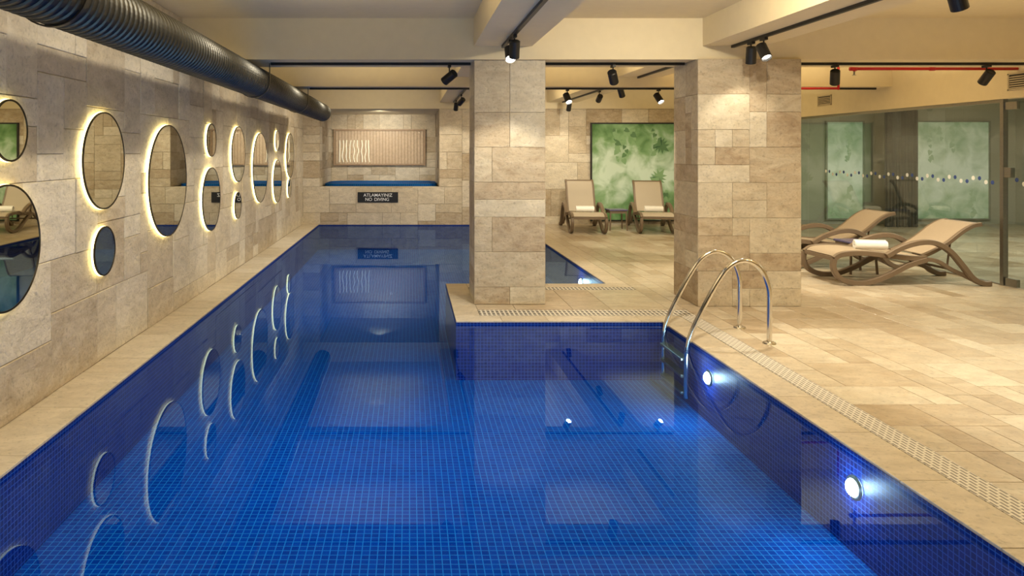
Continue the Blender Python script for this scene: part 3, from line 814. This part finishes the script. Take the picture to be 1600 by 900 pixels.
def side_table(loc, label):
    t = thing("side_table", loc, label, "side table", "small square side tables")
    box("table_top", -.19, .19, -.19, .19, .40, .43, M['tabletop'], t, bevel=.01)
    for sx in (-1, 1):
        for sy in (-1, 1):
            v, f = tubevf([(sx * .175, sy * .175, 0), (sx * .165, sy * .165, .2), (sx * .16, sy * .16, .405)], .016, 8)
            mk("leg", v, f, M['taupe'], t)
    boxes("table_apron", [(-.17, .17, -.17, -.155, .35, .40), (-.17, .17, .155, .17, .35, .40), (-.17, -.155, -.17, .17, .35, .40), (.155, .17, -.17, .17, .35, .40)], M['taupe'], t)
side_table((5.95, 9.52, 0), "small square side table with purple-blue reflection painted on its top between two loungers")
side_table((4.27, 14.75, 0), "small square side table between loungers by the stone wall")

# ------------------------------------------------------------------ lighting
def area(loc, rot, sx, sy, e, col=WARM, name="area_light"):
    l = bpy.data.lights.new(name, 'AREA'); l.shape = 'RECTANGLE'; l.size = sx; l.size_y = sy; l.energy = e * LG; l.color = col
    o = bpy.data.objects.new(name, l); COL.objects.link(o); o.location = loc; o.rotation_euler = rot
    return o
UP = (math.pi, 0, 0)
YEL = (1.0, 0.80, 0.47)
for (x, y, sx, sy, e_) in ((-0.6, 3.5, 1.6, 5, 50), (2.2, 3.5, 1.0, 5, 38), (5.3, 3.5, 2.4, 5, 62), (-0.6, 9.3, 1.6, 1.4, 14), (2.2, 9.3, 1.2, 1.4, 14), (5.3, 9.3, 2.4, 1.4, 30),
                           (-0.6, 13.4, 1.6, 3, 20), (2.2, 13.4, 1.2, 3, 20), (5.3, 13.4, 2.4, 3, 36)):
    area((x, y, 2.60), UP, sx, sy, e_, YEL)  # upward fill added to brighten ceiling and bounce; unseen, no fixtures
# wall washers
for y in (1.6, 3.3, 5.0, 6.5, 9.3, 12.2, 14.0):
    addspot((-0.85, y, 2.9), (XL, y + .2, 0.9), 74, 115, 1.0, WARM, .05)
# deck & columns
for (p_, q_, e_) in (((2.6, 4.6, 2.95), (1.2, 7.5, 1.0), 130), ((2.3, 4.4, 2.95), (3.5, 7.4, 1.1), 130), ((5.2, 6.2, 2.95), (5.2, 6.6, 0), 125), ((5.0, 3.0, 2.95), (4.6, 3.4, 0), 100),
                     ((6.2, 9.6, 2.95), (6.0, 9.6, 0), 55), ((2.2, 13.4, 2.95), (2.6, 15.9, 1.0), 60), ((5.2, 13.6, 2.95), (5.0, 15.0, 0.5), 65), ((-0.6, 13.0, 2.95), (-0.8, 15.9, 1.0), 65), ((-0.7, 16.4, 2.5), (-0.7, 18.2, 1.5), 110)):
    addspot(p_, q_, e_, 110, 0.9, WARM, .05)
# pool
area((0.2, PY0 + .05, -0.32), (math.radians(90), 0, 0), 3.6, .4, 50, (0.75, 0.9, 1.0), "pool_fill")  # unseen area lamp added on the near pool wall as underwater fill
for y in (2.2, 4.6):  # cool spots here and below added as pool fill, without ceiling fixtures
    addspot((0.0, y, 2.95), (-0.2, y + 1.2, -.8), 190, 75, 1.0, (0.9, 0.97, 1.0), .05)
addspot((-0.7, 9.6, 2.95), (-.8, 10.6, -.8), 150, 80, 1.0, (0.9, 0.97, 1.0), .05)
addspot((-0.7, 12.6, 2.95), (-.8, 13.0, -.8), 140, 80, 1.0, (0.9, 0.97, 1.0), .05)
for y in (3.83, 5.69, 9.9):
    addspot((PR - .06, y, -.22), (PR - 2.5, y - .4, -.6), 5, 140, 0.8, (0.8, 0.93, 1.0), .06)
# far room
area((10.3, 10.5, 2.9), (0, 0, 0), 3, 5, 150, (1.0, 0.97, 0.80))

w = bpy.data.worlds.new("world"); sc.world = w; w.use_nodes = True
w.node_tree.nodes["Background"].inputs[0].default_value = (0.9, 0.8, 0.65, 1); w.node_tree.nodes["Background"].inputs[1].default_value = 0.1

# ------------------------------------------------------------------ camera
cam = bpy.data.cameras.new("camera"); co = bpy.data.objects.new("camera", cam); COL.objects.link(co)
co.location = (0, 0, 1.6); co.rotation_euler = (math.radians(90), 0, 0)
cam.sensor_width = 36; cam.lens = F * 36 / 1600; cam.shift_x = 0.1; cam.shift_y = -(450 - 238) / 1600
cam.clip_start = 0.05; cam.clip_end = 100
sc.camera = co
